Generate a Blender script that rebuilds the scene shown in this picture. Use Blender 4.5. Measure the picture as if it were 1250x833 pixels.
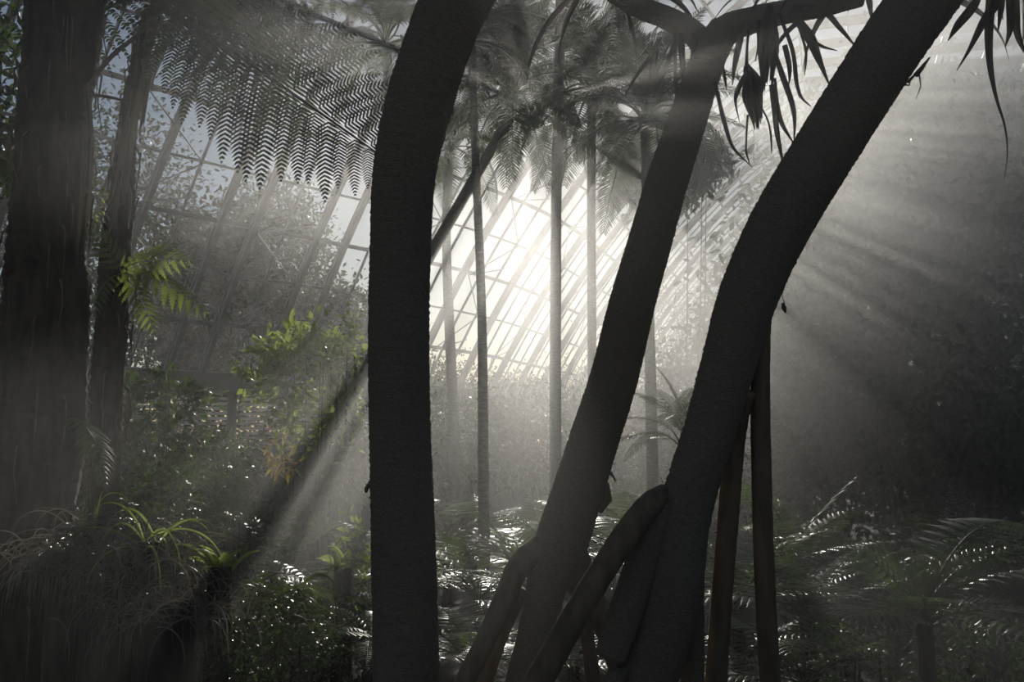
import bpy, math, random
import numpy as np
import bmesh
from mathutils import Vector, Matrix, noise as mnoise

S = bpy.context.scene
COL = S.collection
R = math.radians
for o in list(bpy.data.objects):
    bpy.data.objects.remove(o)

# ------------------------------------------------------------------ camera
EYE = 2.6
PITCH = R(5.35)
FPX = 1215.0
cam_d = bpy.data.cameras.new('camera')
cam_d.sensor_width = 36.0
cam_d.lens = 36.0 * FPX / 1250.0
cam_d.clip_start = 0.05
cam_d.clip_end = 400
cam = bpy.data.objects.new('camera', cam_d)
COL.objects.link(cam)
cam.location = (0, 0, EYE)
cam.rotation_euler = (R(90) + PITCH, 0, 0)
S.camera = cam
CP, SP = math.cos(PITCH), math.sin(PITCH)


def ray(px, py):
    u, v = (px - 625.0) / FPX, (416.5 - py) / FPX
    return Vector((u, CP - v * SP, SP + v * CP))


def at(px, py, Y):
    """world point on the sight line of a photo pixel at distance Y ahead"""
    d = ray(px, py)
    return Vector((0, 0, EYE)) + d * (Y / d.y)


# ------------------------------------------------------------------ light
SUN_DIR = ray(648, 126).normalized()          # towards the sun, low behind the palm crown
SUN_EL = math.asin(SUN_DIR.z)
SUN_AZ = math.atan2(SUN_DIR.x, SUN_DIR.y)
sun_d = bpy.data.lights.new('sun', 'SUN')
sun_d.energy = 3.9
sun_d.angle = R(0.53)
sun_d.color = (1.0, 0.93, 0.84)
sun = bpy.data.objects.new('sun', sun_d)
COL.objects.link(sun)
sun.rotation_euler = (-SUN_DIR).to_track_quat('-Z', 'Y').to_euler()
sun.location = (0, 60, 30)

W = bpy.data.worlds.new('sky')
S.world = W
W.use_nodes = True
wn, wl = W.node_tree.nodes, W.node_tree.links
wn.clear()
wo = wn.new('ShaderNodeOutputWorld')
wb = wn.new('ShaderNodeBackground')
ws = wn.new('ShaderNodeTexSky')
ws.sky_type = 'NISHITA'
ws.sun_disc = False
ws.sun_elevation = SUN_EL
ws.sun_rotation = SUN_AZ
ws.air_density = 1.0
ws.dust_density = 0.4
ws.ozone_density = 2.0
wb.inputs['Strength'].default_value = 0.042
wh = wn.new('ShaderNodeHueSaturation')
wh.inputs['Saturation'].default_value = 0.9
wl.new(ws.outputs[0], wh.inputs['Color'])
wl.new(wh.outputs[0], wb.inputs[0])
wl.new(wb.outputs[0], wo.inputs[0])

S.view_settings.view_transform = 'Standard'
S.view_settings.look = 'None'
S.view_settings.gamma = 1.0
S.view_settings.use_curve_mapping = False
S.view_settings.exposure = 0.0
S.cycles.volume_bounces = 1
S.cycles.max_bounces = 6
S.cycles.diffuse_bounces = 2
S.cycles.glossy_bounces = 2
S.cycles.transmission_bounces = 3
S.cycles.transparent_max_bounces = 12
S.cycles.sample_clamp_indirect = 4.0
S.cycles.use_denoising = True
S.cycles.use_adaptive_sampling = False
S.cycles.volume_step_rate = 1.0
S.cycles.volume_max_steps = 128
S.cycles.caustics_reflective = False
S.cycles.caustics_refractive = False

MIST_DENSITY = 0.002
MIST_G = 0.77

# ------------------------------------------------------------------ helpers
RNG = random.Random(7)


class MB:
    """collects shapes for one mesh"""
    def __init__(self):
        self.v, self.f = [], []

    def quad(self, a, b, c, d):
        n = len(self.v)
        self.v += [tuple(a), tuple(b), tuple(c), tuple(d)]
        self.f.append((n, n + 1, n + 2, n + 3))

    def box(self, c, ex, ey, ez):
        """box at c with half-axis vectors"""
        n = len(self.v)
        c, ex, ey, ez = Vector(c), Vector(ex), Vector(ey), Vector(ez)
        for sz in (-1, 1):
            for sx, sy in ((-1, -1), (1, -1), (1, 1), (-1, 1)):
                self.v.append(tuple(c + ex * sx + ey * sy + ez * sz))
        for q in ((0, 3, 2, 1), (4, 5, 6, 7), (0, 1, 5, 4), (1, 2, 6, 5), (2, 3, 7, 6), (3, 0, 4, 7)):
            self.f.append(tuple(n + i for i in q))

    def bar(self, a, b, w, d, side):
        """rectangular bar from a to b: w across 'side', d across the third axis"""
        a, b = Vector(a), Vector(b)
        t = (b - a)
        h = t.length / 2
        t.normalize()
        s = Vector(side)
        s = (s - t * s.dot(t)).normalized()
        k = t.cross(s)
        self.box((a + b) / 2, s * (w / 2), k * (d / 2), t * h)

    def tube(self, pts, rad, seg=8, cap=True):
        pts = [Vector(p) for p in pts]
        n0 = len(self.v)
        up = Vector((0.13, 0.21, 1)).normalized()
        ref = None
        for i, p in enumerate(pts):
            t = (pts[min(i + 1, len(pts) - 1)] - pts[max(i - 1, 0)]).normalized()
            if ref is None:
                ref = t.orthogonal().normalized()
            ref = (ref - t * ref.dot(t)).normalized()
            k = t.cross(ref)
            r = rad[i] if hasattr(rad, '__len__') else rad
            for j in range(seg):
                a = 2 * math.pi * j / seg
                self.v.append(tuple(p + (ref * math.cos(a) + k * math.sin(a)) * r))
        for i in range(len(pts) - 1):
            for j in range(seg):
                a, b = n0 + i * seg + j, n0 + i * seg + (j + 1) % seg
                self.f.append((a, b, b + seg, a + seg))
        if cap:
            self.f.append(tuple(n0 + j for j in reversed(range(seg))))
            e = n0 + (len(pts) - 1) * seg
            self.f.append(tuple(e + j for j in range(seg)))

    def mesh(self, name, smooth=False):
        me = bpy.data.meshes.new(name)
        me.from_pydata(self.v, [], self.f)
        if smooth:
            me.polygons.foreach_set('use_smooth', [True] * len(me.polygons))
        me.update()
        return me

    def build(self, name, mat, parent=None, smooth=False):
        return put(name, self.mesh(name, smooth), mat, parent)


def put(name, me, mat=None, parent=None):
    if mat is not None and not me.materials:
        me.materials.append(mat)
    o = bpy.data.objects.new(name, me)
    COL.objects.link(o)
    if parent is not None:
        o.parent = parent
    return o


def tag(o, label=None, cat=None, group=None, kind=None):
    if label: o['label'] = label
    if cat: o['category'] = cat
    if group: o['group'] = group
    if kind: o['kind'] = kind
    return o


def empty(name, loc, label, cat, group=None, rz=0.0):
    o = bpy.data.objects.new(name, None)
    o.empty_display_size = 0.2
    o.location = loc
    o.rotation_euler = (0, 0, rz)
    COL.objects.link(o)
    return tag(o, label, cat, group)


def struct(o):
    o['kind'] = 'structure'
    return o


def spline(pts, n):
    """Catmull-Rom through the points, n samples"""
    P = [np.array(p, float) for p in pts]
    P = [2 * P[0] - P[1]] + P + [2 * P[-1] - P[-2]]
    out = []
    m = len(P) - 3
    for i in range(n):
        x = i / (n - 1) * m
        k = min(int(x), m - 1)
        t = x - k
        a, b, c, d = P[k:k + 4]
        out.append(0.5 * (2 * b + (c - a) * t + (2 * a - 5 * b + 4 * c - d) * t * t + (3 * b - a - 3 * c + d) * t ** 3))
    return out


# ------------------------------------------------------------------ materials
def mat(name):
    m = bpy.data.materials.new(name)
    m.use_nodes = True
    m.node_tree.nodes.clear()
    return m, m.node_tree.nodes, m.node_tree.links


def noise_ramp(n, l, scale, c1, c2, lo=0.35, hi=0.65, detail=4, coord='Object', stretch=None):
    tc = n.new('ShaderNodeTexCoord')
    mp = n.new('ShaderNodeMapping')
    if stretch: mp.inputs['Scale'].default_value = stretch
    nz = n.new('ShaderNodeTexNoise')
    nz.inputs['Scale'].default_value = scale
    nz.inputs['Detail'].default_value = detail
    cr = n.new('ShaderNodeValToRGB')
    cr.color_ramp.elements[0].position = lo
    cr.color_ramp.elements[1].position = hi
    cr.color_ramp.elements[0].color = (*c1, 1)
    cr.color_ramp.elements[1].color = (*c2, 1)
    l.new(tc.outputs[coord], mp.inputs['Vector'])
    l.new(mp.outputs[0], nz.inputs['Vector'])
    l.new(nz.outputs['Fac'], cr.inputs['Fac'])
    return cr, nz


def solid_mat(name, c1, c2, scale=6, rough=0.8, bump=0.3, metal=0.0, stretch=None, spec=0.3):
    m, n, l = mat(name)
    out = n.new('ShaderNodeOutputMaterial')
    b = n.new('ShaderNodeBsdfPrincipled')
    cr, nz = noise_ramp(n, l, scale, c1, c2, stretch=stretch)
    l.new(cr.outputs[0], b.inputs['Base Color'])
    b.inputs['Roughness'].default_value = rough
    b.inputs['Metallic'].default_value = metal
    b.inputs['Specular IOR Level'].default_value = spec
    if bump:
        bp = n.new('ShaderNodeBump')
        bp.inputs['Strength'].default_value = bump
        bp.inputs['Distance'].default_value = 0.02
        l.new(nz.outputs['Fac'], bp.inputs['Height'])
        l.new(bp.outputs[0], b.inputs['Normal'])
    l.new(b.outputs[0], out.inputs['Surface'])
    return m


def leaf_mat(name, c1, c2, trans, tf=0.4, rough=0.35, spec=0.5, scale=3.0):
    m, n, l = mat(name)
    out = n.new('ShaderNodeOutputMaterial')
    b = n.new('ShaderNodeBsdfPrincipled')
    t = n.new('ShaderNodeBsdfTranslucent')
    mx = n.new('ShaderNodeMixShader')
    cr, nz = noise_ramp(n, l, scale, c1, c2)
    l.new(cr.outputs[0], b.inputs['Base Color'])
    b.inputs['Roughness'].default_value = rough
    b.inputs['Specular IOR Level'].default_value = spec
    t.inputs['Color'].default_value = (*trans, 1)
    mx.inputs[0].default_value = tf
    l.new(b.outputs[0], mx.inputs[1])
    l.new(t.outputs[0], mx.inputs[2])
    l.new(mx.outputs[0], out.inputs['Surface'])
    return m


M = {}
M['bark'] = solid_mat('pandanus_bark', (0.17, 0.138, 0.108), (0.245, 0.20, 0.156), 55, 0.95, 0.6, stretch=(1, 1, 3))
M['palm_bark'] = solid_mat('palm_bark', (0.13, 0.115, 0.10), (0.22, 0.20, 0.18), 12, 0.9, 0.4, stretch=(1, 1, 4))
M['steel'] = solid_mat('painted_steel', (0.20, 0.20, 0.20), (0.27, 0.27, 0.27), 3, 0.5, 0.0)
M['steel_dark'] = solid_mat('dark_painted_steel', (0.09, 0.09, 0.09), (0.13, 0.13, 0.13), 3, 0.55, 0.0)
M['louvre'] = solid_mat('louvre_blades', (0.45, 0.45, 0.45), (0.6, 0.6, 0.6), 3, 0.45, 0.0)
M['earth'] = solid_mat('earth', (0.03, 0.025, 0.02), (0.07, 0.055, 0.04), 2, 0.95, 0.6)
M['palm_leaf'] = leaf_mat('palm_leaf', (0.03, 0.05, 0.018), (0.05, 0.08, 0.025), (0.10, 0.16, 0.04), 0.3)

m, n, l = mat('dusty_glass')
out = n.new('ShaderNodeOutputMaterial')
tr = n.new('ShaderNodeBsdfTransparent'); tr.inputs['Color'].default_value = (0.93, 0.95, 0.95, 1)
tl = n.new('ShaderNodeBsdfTranslucent'); tl.inputs['Color'].default_value = (0.7, 0.7, 0.68, 1)
gl = n.new('ShaderNodeBsdfGlossy'); gl.inputs['Roughness'].default_value = 0.05
gl.inputs['Color'].default_value = (0.8, 0.8, 0.8, 1)
mx1 = n.new('ShaderNodeMixShader'); mx2 = n.new('ShaderNodeMixShader')
cr, nz = noise_ramp(n, l, 0.9, (0.01, 0.01, 0.01), (0.10, 0.10, 0.10), 0.4, 0.8, 8)
l.new(cr.outputs[0], mx1.inputs[0])
l.new(tr.outputs[0], mx1.inputs[1]); l.new(tl.outputs[0], mx1.inputs[2])
mx2.inputs[0].default_value = 0.014
l.new(mx1.outputs[0], mx2.inputs[1]); l.new(gl.outputs[0], mx2.inputs[2])
l.new(mx2.outputs[0], out.inputs['Surface'])
M['glass'] = m

# ------------------------------------------------------------------ glasshouse shell
PW, PH = 0.87, 1.2               # pane width along the wall, pane height up the slope
ZS = 4.03                        # sill height
DS = 0.05
_S0, _S1 = -28.0, 62.0
_N = int((_S1 - _S0) / DS) + 1


def heading(s):
    if s < 4.5: return R(39)
    if s < 13: return R(39 - 21 * (s - 4.5) / 8.5)
    return R(18)


BASE = {}
x, y = -7.7, 22.0
k0 = round((0 - _S0) / DS)
bx, by = np.zeros(_N), np.zeros(_N)
bx[k0], by[k0] = x, y
for k in range(k0 + 1, _N):
    h = heading(_S0 + (k - .5) * DS)
    bx[k] = bx[k - 1] + math.sin(h) * DS; by[k] = by[k - 1] + math.cos(h) * DS
for k in range(k0 - 1, -1, -1):
    h = heading(_S0 + (k + .5) * DS)
    bx[k] = bx[k + 1] - math.sin(h) * DS; by[k] = by[k + 1] - math.cos(h) * DS
# slope profile: steep at the sill, flattening to the ridge
NU = 13
UT = [R(62 - 2.2 * j) for j in range(NU)]
PR = [(0.0, 0.0)]
for j in range(NU):
    PR.append((PR[-1][0] + PH * math.cos(UT[j]), PR[-1][1] + PH * math.sin(UT[j])))


def shell(s, j, off=0.0):
    """point of the glass at wall distance s, transom number j, off metres inside"""
    x = np.interp(s, _S0 + DS * np.arange(_N), bx); y = np.interp(s, _S0 + DS * np.arange(_N), by)
    h = heading(s)
    n = Vector((math.cos(h), -math.sin(h), 0))
    j0 = min(int(j), NU - 1); f = j - j0
    a = PR[j0][0] * (1 - f) + PR[j0 + 1][0] * f
    z = PR[j0][1] * (1 - f) + PR[j0 + 1][1] * f
    t = UT[j0]
    p = Vector((x, y, ZS)) + n * a + Vector((0, 0, z))
    return p + (n * math.sin(t) - Vector((0, 0, math.cos(t)))) * off


def wall_pt(s, z, off=0.0):
    x = np.interp(s, _S0 + DS * np.arange(_N), bx); y = np.interp(s, _S0 + DS * np.arange(_N), by)
    h = heading(s)
    return Vector((x + math.cos(h) * off, y - math.sin(h) * off, z))


bars = [i * PW for i in range(-28, 56)]
wl_ = bpy.data.objects.new('wall_left', None); COL.objects.link(wl_); struct(wl_)
g = MB()
for a, b in zip(bars, bars[1:]):
    for j in range(NU):
        g.quad(shell(a, j), shell(b, j), shell(b, j + 1), shell(a, j + 1))
g.build('glass', M['glass'], wl_)
for i, s in enumerate(bars):
    thick = i % 3 != 0 if s < 5 else i % 3 == 1
    mb = MB()
    side = (shell(s + .1, 0) - shell(s - .1, 0))
    for j in range(NU):
        if thick:
            mb.bar(shell(s, j, .03), shell(s, j + 1, .03), .07, .05, side)
            mb.bar(shell(s, j, .11), shell(s, j + 1, .11), .02, .14, side)
            mb.bar(shell(s, j, .19), shell(s, j + 1, .19), .11, .03, side)
        else:
            mb.bar(shell(s, j, .04), shell(s, j + 1, .04), .04, .06, side)
    mb.build('rafter' if thick else 'glazing_bar', M['steel'], wl_)
for j in range(NU + 1):
    mb = MB()
    wd = .09 if j % 2 == 1 else .045
    for a, b in zip(bars, bars[1:]):
        mb.bar(shell(a, j, .03), shell(b, j, .03), wd, .06, (0, 0, 1))
    mb.build('transom', M['steel'], wl_)
for i in range(1, len(bars) - 3, 4):
    mb = MB()
    for j in range(1, NU - 1, 2):
        c = shell(bars[i], j, .3)
        for di, dj in ((2, 1), (2, -1), (2, 0.35)):
            e = shell(bars[i + di], j + dj, .12)
            mb.tube([c, e], .016, 6)
    mb.build('brace', M['steel'], wl_)

def run(z0, z1, off, dep, name, s0=-24.4, s1=48.0):
    mb = MB()
    ss = list(np.arange(s0, s1, 1.0)) + [s1]
    for a, b in zip(ss, ss[1:]):
        p, q = wall_pt(a, (z0 + z1) / 2, off), wall_pt(b, (z0 + z1) / 2, off)
        t = (q - p) / 2
        nn = Vector((t.y, -t.x, 0)).normalized()
        mb.box((p + q) / 2, t * 1.01, nn * (dep / 2), (0, 0, (z1 - z0) / 2))
    return mb.build(name, M['steel_dark'], wl_)


run(3.52, 4.0, .12, .3, 'sill_beam')
run(0.0, 2.25, .0, .2, 'dado')
run(2.25, 2.33, .06, .3, 'rail')
for i, s in enumerate(np.arange(-24.36, 48, 1.74)):
    mb = MB()
    mb.box(wall_pt(s, 2.95, .08), (.09, 0, 0), (0, .09, 0), (0, 0, .62))
    mb.build('mullion', M['steel_dark'], wl_)
for i, s in enumerate(np.arange(-12, 12, 1.74)):
    mb = MB()
    a0, b0 = wall_pt(s + .1, 0), wall_pt(s + 1.64, 0)
    t = (b0 - a0) / 2
    nn = Vector((t.y, -t.x, 0)).normalized()
    for k in range(10):
        c = (a0 + b0) / 2 + Vector((0, 0, 2.39 + k * .115))
        mb.box(c, t, (nn + Vector((0, 0, .75))).normalized() * .055, Vector((0, 0, 1)).cross(t).normalized() * .003 + Vector((0, 0, .004)))
    mb.build('louvre_vent', M['louvre'], wl_)

# the other side of the roof, the flat top and the far end
FLAT = 12.0


def shell2(s, j, off=0.0):
    p = shell(s, j)
    h = heading(s)
    n = Vector((math.cos(h), -math.sin(h), 0))
    jj = min(int(j), NU)
    return p + n * (2 * (PR[-1][0] - PR[jj][0]) + FLAT - off * .8) - Vector((0, 0, off * .6))


ce = bpy.data.objects.new('ceiling', None); COL.objects.link(ce); struct(ce)
wr = bpy.data.objects.new('wall_right', None); COL.objects.link(wr); struct(wr)
g = MB(); g2 = MB(); g3 = MB()
b2 = bars[::2]
for a, b in zip(b2, b2[1:]):
    g.quad(shell(a, NU), shell(b, NU), shell2(b, NU), shell2(a, NU))
    for j in range(NU):
        g2.quad(shell2(a, j), shell2(b, j), shell2(b, j + 1), shell2(a, j + 1))
    q, w2 = shell2(a, 0), shell2(b, 0)
    g3.quad(q, w2, Vector((w2.x, w2.y, 0)), Vector((q.x, q.y, 0)))
g.build('glass', M['glass'], ce); g2.build('glass', M['glass'], wr); g3.build('dado', M['steel_dark'], wr)
for s in b2:
    mb = MB(); mb.bar(shell(s, NU, .15), shell2(s, NU, .15), .1, .3, (0, 1, 0)); mb.build('rafter', M['steel'], ce)
    mb = MB()
    for j in range(NU):
        mb.bar(shell2(s, j, .12), shell2(s, j + 1, .12), .1, .24, (0, 1, 0))
    mb.build('rafter', M['steel'], wr)
for j in range(0, NU + 1):
    mb = MB()
    for a, b in zip(b2, b2[1:]):
        mb.bar(shell2(a, j, .03), shell2(b, j, .03), .06, .06, (0, 0, 1))
    mb.build('transom', M['steel'], wr)
for k in range(1, 8):
    mb = MB()
    for a, b in zip(b2, b2[1:]):
        mb.bar(shell(a, NU, .03).lerp(shell2(a, NU, .03), k / 8), shell(b, NU, .03).lerp(shell2(b, NU, .03), k / 8), .06, .06, (0, 0, 1))
    mb.build('transom', M['steel'], ce)
wbk = bpy.data.objects.new('wall_back', None); COL.objects.link(wbk); struct(wbk)
se = bars[-1]
g = MB(); g3 = MB()
prof = [(shell(se, j), shell2(se, j)) for j in range(NU + 1)]
for (a, b), (c, d) in zip(prof, prof[1:]):
    g.quad(a, b, d, c)
    mb = MB(); mb.bar(a, b, .08, .1, (0, 0, 1)); mb.build('transom', M['steel'], wbk)
g.build('glass', M['glass'], wbk)
for k in range(1, 36):
    f = k / 36
    p = prof[0][0].lerp(prof[0][1], f)
    wd = (prof[0][1] - prof[0][0]).length * min(f, 1 - f)
    zt = ZS + np.interp(wd, [q[0] for q in PR], [q[1] for q in PR])
    mb = MB(); mb.bar(p, Vector((p.x, p.y, zt)), .1, .2, (1, 0, 0)); mb.build('mullion', M['steel'], wbk)
a, b = prof[0]
g3.quad(a, b, Vector((b.x, b.y, 0)), Vector((a.x, a.y, 0)))
g3.build('dado', M['steel_dark'], wbk)

g = MB()
g.quad((-90, -30, 0), (90, -30, 0), (90, 160, 0), (-90, 160, 0))
struct(g.build('ground', M['earth']))

# ------------------------------------------------------------------ plant materials
M['root'] = solid_mat('prop_root_bark', (0.14, 0.102, 0.074), (0.24, 0.175, 0.125), 14, 0.85, 0.5, stretch=(1, 1, .25))
M['fibre'] = solid_mat('fibrous_trunk', (0.028, 0.022, 0.018), (0.085, 0.062, 0.047), 16, 0.95, 1.0, stretch=(1, 1, .2))
M['strand'] = solid_mat('loose_fibre', (0.10, 0.07, 0.05), (0.22, 0.15, 0.11), 10, 0.8, 0.0)
M['stem'] = solid_mat('woody_stem', (0.06, 0.05, 0.04), (0.12, 0.10, 0.08), 10, 0.9, 0.4)
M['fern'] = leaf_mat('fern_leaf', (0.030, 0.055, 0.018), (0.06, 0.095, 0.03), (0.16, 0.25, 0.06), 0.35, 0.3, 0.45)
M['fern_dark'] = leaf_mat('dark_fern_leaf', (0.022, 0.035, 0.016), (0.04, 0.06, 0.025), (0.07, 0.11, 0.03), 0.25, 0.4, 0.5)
M['lime'] = leaf_mat('lime_leaf', (0.10, 0.14, 0.04), (0.18, 0.23, 0.07), (0.42, 0.52, 0.14), 0.5, 0.35, 0.5)
M['vine'] = leaf_mat('vine_leaf', (0.05, 0.09, 0.02), (0.14, 0.19, 0.04), (0.42, 0.52, 0.10), 0.45, 0.3, 0.5, 1.2)
M['gloss'] = leaf_mat('glossy_leaf', (0.025, 0.05, 0.018), (0.05, 0.085, 0.03), (0.16, 0.26, 0.05), 0.22, 0.3, 0.6)
M['dead'] = leaf_mat('dead_leaf', (0.07, 0.06, 0.05), (0.14, 0.12, 0.10), (0.14, 0.12, 0.09), 0.2, 0.6, 0.3)
M['sedge'] = leaf_mat('dry_sedge', (0.09, 0.08, 0.065), (0.19, 0.17, 0.14), (0.22, 0.20, 0.15), 0.25, 0.35, 0.6)
M['outer'] = leaf_mat('outdoor_leaf', (0.020, 0.030, 0.016), (0.045, 0.060, 0.028), (0.08, 0.11, 0.035), 0.25, 0.45, 0.4, 0.5)
M['amber'] = leaf_mat('amber_leaf', (0.20, 0.16, 0.03), (0.32, 0.24, 0.05), (0.65, 0.50, 0.10), 0.5, 0.4, 0.4)


def frame(pts):
    P = np.array([tuple(p) for p in pts], float)
    T = np.gradient(P, axis=0)
    T /= np.linalg.norm(T, axis=1)[:, None]
    ref = np.cross(T[0], (0.3, 0.9, 0.2)); ref /= np.linalg.norm(ref)
    A, B = [], []
    for t in T:
        ref = ref - t * ref.dot(t); ref /= np.linalg.norm(ref)
        A.append(ref); B.append(np.cross(t, ref))
    return P, T, np.array(A), np.array(B)


def bark_tube(pts, rad, seed=0, step=0.011, seg=44, scar=0.005, lump=0.06, ridge=0.0, ringlen=0.035):
    """trunk or root: many rings, displaced by leaf scars, lumps and lengthwise ridges"""
    rg = np.random.RandomState(seed)
    c = spline(pts, 200)
    P = np.array(c)
    d = np.concatenate([[0], np.cumsum(np.linalg.norm(np.diff(P, axis=0), axis=1))])
    n = max(8, int(d[-1] / step))
    q = np.linspace(0, d[-1], n)
    P = np.stack([np.interp(q, d, P[:, k]) for k in range(3)], 1)
    P, T, A, B = frame(P)
    rr = np.interp(q / d[-1], np.linspace(0, 1, len(rad)), rad)
    th = np.linspace(0, 2 * np.pi, seg, endpoint=False)
    Q, TH = np.meshgrid(q, th, indexing='ij')
    ph = (Q + TH / (2 * np.pi) * ringlen * 2 + .006 * np.sin(TH * 5 + Q * 9)) / ringlen
    saw = 1 - (ph % 1.0)
    rnd = rg.rand(n, seg)
    rough = 0.5 * rnd + 0.5 * np.roll(rnd, 1, 1)
    lumpf = sum(np.sin(TH * k + Q * w + o) for k, w, o in ((1, 2.1, .3), (2, 3.7, 1.9), (1, 5.3, 4.0))) / 3
    rid = np.cos(TH * 9 + .7 * np.sin(Q * 1.3)) * ridge * .6
    RR = rr[:, None] * (1 + lump * lumpf + rid) + scar * (saw * .6 + rough - .6)
    V = P[:, None] + (A[:, None] * np.cos(TH)[..., None] + B[:, None] * np.sin(TH)[..., None]) * RR[..., None]
    mb = MB()
    mb.v = [tuple(v) for v in V.reshape(-1, 3)]
    i, j = np.meshgrid(np.arange(n - 1), np.arange(seg), indexing='ij')
    a = (i * seg + j).ravel(); b = (i * seg + (j + 1) % seg).ravel()
    mb.f = list(zip(a.tolist(), b.tolist(), (b + seg).tolist(), (a + seg).tolist()))
    mb.f.append(tuple(reversed(range(seg)))); mb.f.append(tuple((n - 1) * seg + k for k in range(seg)))
    return mb


def arc_curve(n, arch, skew=1.0):
    """curve from (0,0,0) to (1,0,0) bulging up by arch, steeper at its base"""
    t = np.linspace(0, 1, n)
    return np.stack([t, np.zeros(n), arch * 4 * (t ** skew) * (1 - t ** skew)], 1)


def fern_mesh(name, arch, seed, pairs=15, pinl=0.30, pn=15, droop=0.35, wide=.36, m='fern', hk=.42):
    r = np.random.RandomState(seed)
    C = arc_curve(60, arch, .8)
    mb = MB()
    mb.tube([Vector(c) for c in C], list(np.linspace(.009, .002, 60)), 5, False)
    for k in range(pairs):
        t = .10 + .88 * (k / (pairs - 1)) ** 0.95
        p = np.array([np.interp(t, np.linspace(0, 1, 60), C[:, q]) for q in range(3)])
        t2 = min(1, t + .02); p2 = np.array([np.interp(t2, np.linspace(0, 1, 60), C[:, q]) for q in range(3)])
        tg = (p2 - p) if t2 > t else (p - C[-3]); tg = tg / np.linalg.norm(tg)
        prof = math.sin(math.pi * (0.22 + .76 * (k + .6) / pairs)) ** .8
        for sg in (-1, 1):
            Lp = pinl * prof * r.uniform(.85, 1.08)
            sweep = .45 + .25 * k / pairs + r.uniform(-.08, .08)
            d0 = np.array((0, sg, 0)) + tg * sweep + np.array((0, 0, r.uniform(.0, .12)))
            d0 /= np.linalg.norm(d0)
            N = max(5, int(pn * (0.45 + .55 * prof)))
            prev = p
            pos = p.copy()
            for q in range(N):
                f = (q + 1) / N
                dd = d0 + np.array((0, 0, -droop * f * 1.2)) + tg * .15 * f
                dd /= np.linalg.norm(dd)
                pos2 = pos + dd * Lp / N
                # pinnules to both sides of the pinna's own rib
                w = .062 * wide * Lp / .30 * (1 - f ** 2.2) + .004
                sd = np.cross(dd, (0, 0, 1)); sd /= np.linalg.norm(sd) + 1e-9
                for s2 in (-1, 1):
                    tip = pos2 + sd * s2 * w + dd * w * .55 + np.array((0, 0, -w * .18))
                    hw = dd * (Lp / N) * hk
                    n0 = len(mb.v)
                    mid = (pos2 + tip) / 2 + np.array((0, 0, w * .08))
                    mb.v += [tuple(pos2 - hw * .8), tuple(mid - hw), tuple(tip), tuple(mid + hw), tuple(pos2 + hw * .8)]
                    mb.f += [(n0, n0 + 1, n0 + 3, n0 + 4), (n0 + 1, n0 + 2, n0 + 3)]
                pos = pos2
    me = mb.mesh(name)
    me.materials.append(M[m])
    return me


def palm_mesh(name, arch, seed, pairs=36, pinl=0.25, droop=0.5, width=.0095, m='palm_leaf'):
    r = np.random.RandomState(seed)
    C = arc_curve(60, arch, .75)
    mb = MB()
    mb.tube([Vector(c) for c in C], list(np.linspace(.012, .0025, 60)), 5, False)
    for k in range(pairs):
        t = .16 + .83 * k / (pairs - 1)
        p = np.array([np.interp(t, np.linspace(0, 1, 60), C[:, q]) for q in range(3)])
        p2 = np.array([np.interp(min(1, t + .02), np.linspace(0, 1, 60), C[:, q]) for q in range(3)])
        tg = (p2 - p) + np.array((1e-5, 0, 0)); tg /= np.linalg.norm(tg)
        prof = math.sin(math.pi * (.25 + .68 * k / pairs))
        for sg in (-1, 1):
            Lp = pinl * prof * r.uniform(.9, 1.1)
            d0 = np.array((0, sg, .15)) + tg * (.55 + .5 * k / pairs) + r.uniform(-.06, .06, 3)
            d0 /= np.linalg.norm(d0)
            a = p
            w = tg * width
            mid = p + d0 * Lp * .55
            d1 = d0 + np.array((0, 0, -droop)); d1 /= np.linalg.norm(d1)
            tip = mid + d1 * Lp * .45
            n0 = len(mb.v)
            mb.v += [tuple(a - w * .5), tuple(a + w * .5), tuple(mid + w), tuple(mid - w), tuple(tip)]
            mb.f += [(n0, n0 + 1, n0 + 2, n0 + 3), (n0 + 3, n0 + 2, n0 + 4)]
    me = mb.mesh(name)
    me.materials.append(M[m])
    return me


def leaves(mb, P, D, Nn, L, Wd):
    """batch of folded oval leaves: base P, direction D, normal Nn (arrays)"""
    D = D / np.linalg.norm(D, axis=1)[:, None]
    Sd = np.cross(Nn, D); Sd /= np.linalg.norm(Sd, axis=1)[:, None] + 1e-9
    U = np.cross(D, Sd)
    L = L[:, None]; Wd = Wd[:, None]
    a = P
    m1 = P + D * L * .38 - U * Wd * .12
    l1 = P + D * L * .38 + Sd * Wd * .5
    r1 = P + D * L * .38 - Sd * Wd * .5
    l2 = P + D * L * .72 + Sd * Wd * .36 - U * L * .06
    r2 = P + D * L * .72 - Sd * Wd * .36 - U * L * .06
    m2 = P + D * L * .72 - U * (Wd * .1 + L * .06)
    e = P + D * L - U * L * .16
    n0 = len(mb.v)
    V = np.stack([a, l1, m1, r1, l2, m2, r2, e], 1).reshape(-1, 3)
    mb.v += [tuple(v) for v in V.tolist()]
    for i in range(len(P)):
        k = n0 + i * 8
        mb.f += [(k, k + 2, k + 1), (k, k + 3, k + 2), (k + 1, k + 2, k + 5, k + 4), (k + 2, k + 3, k + 6, k + 5), (k + 4, k + 5, k + 7), (k + 5, k + 6, k + 7)]


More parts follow.
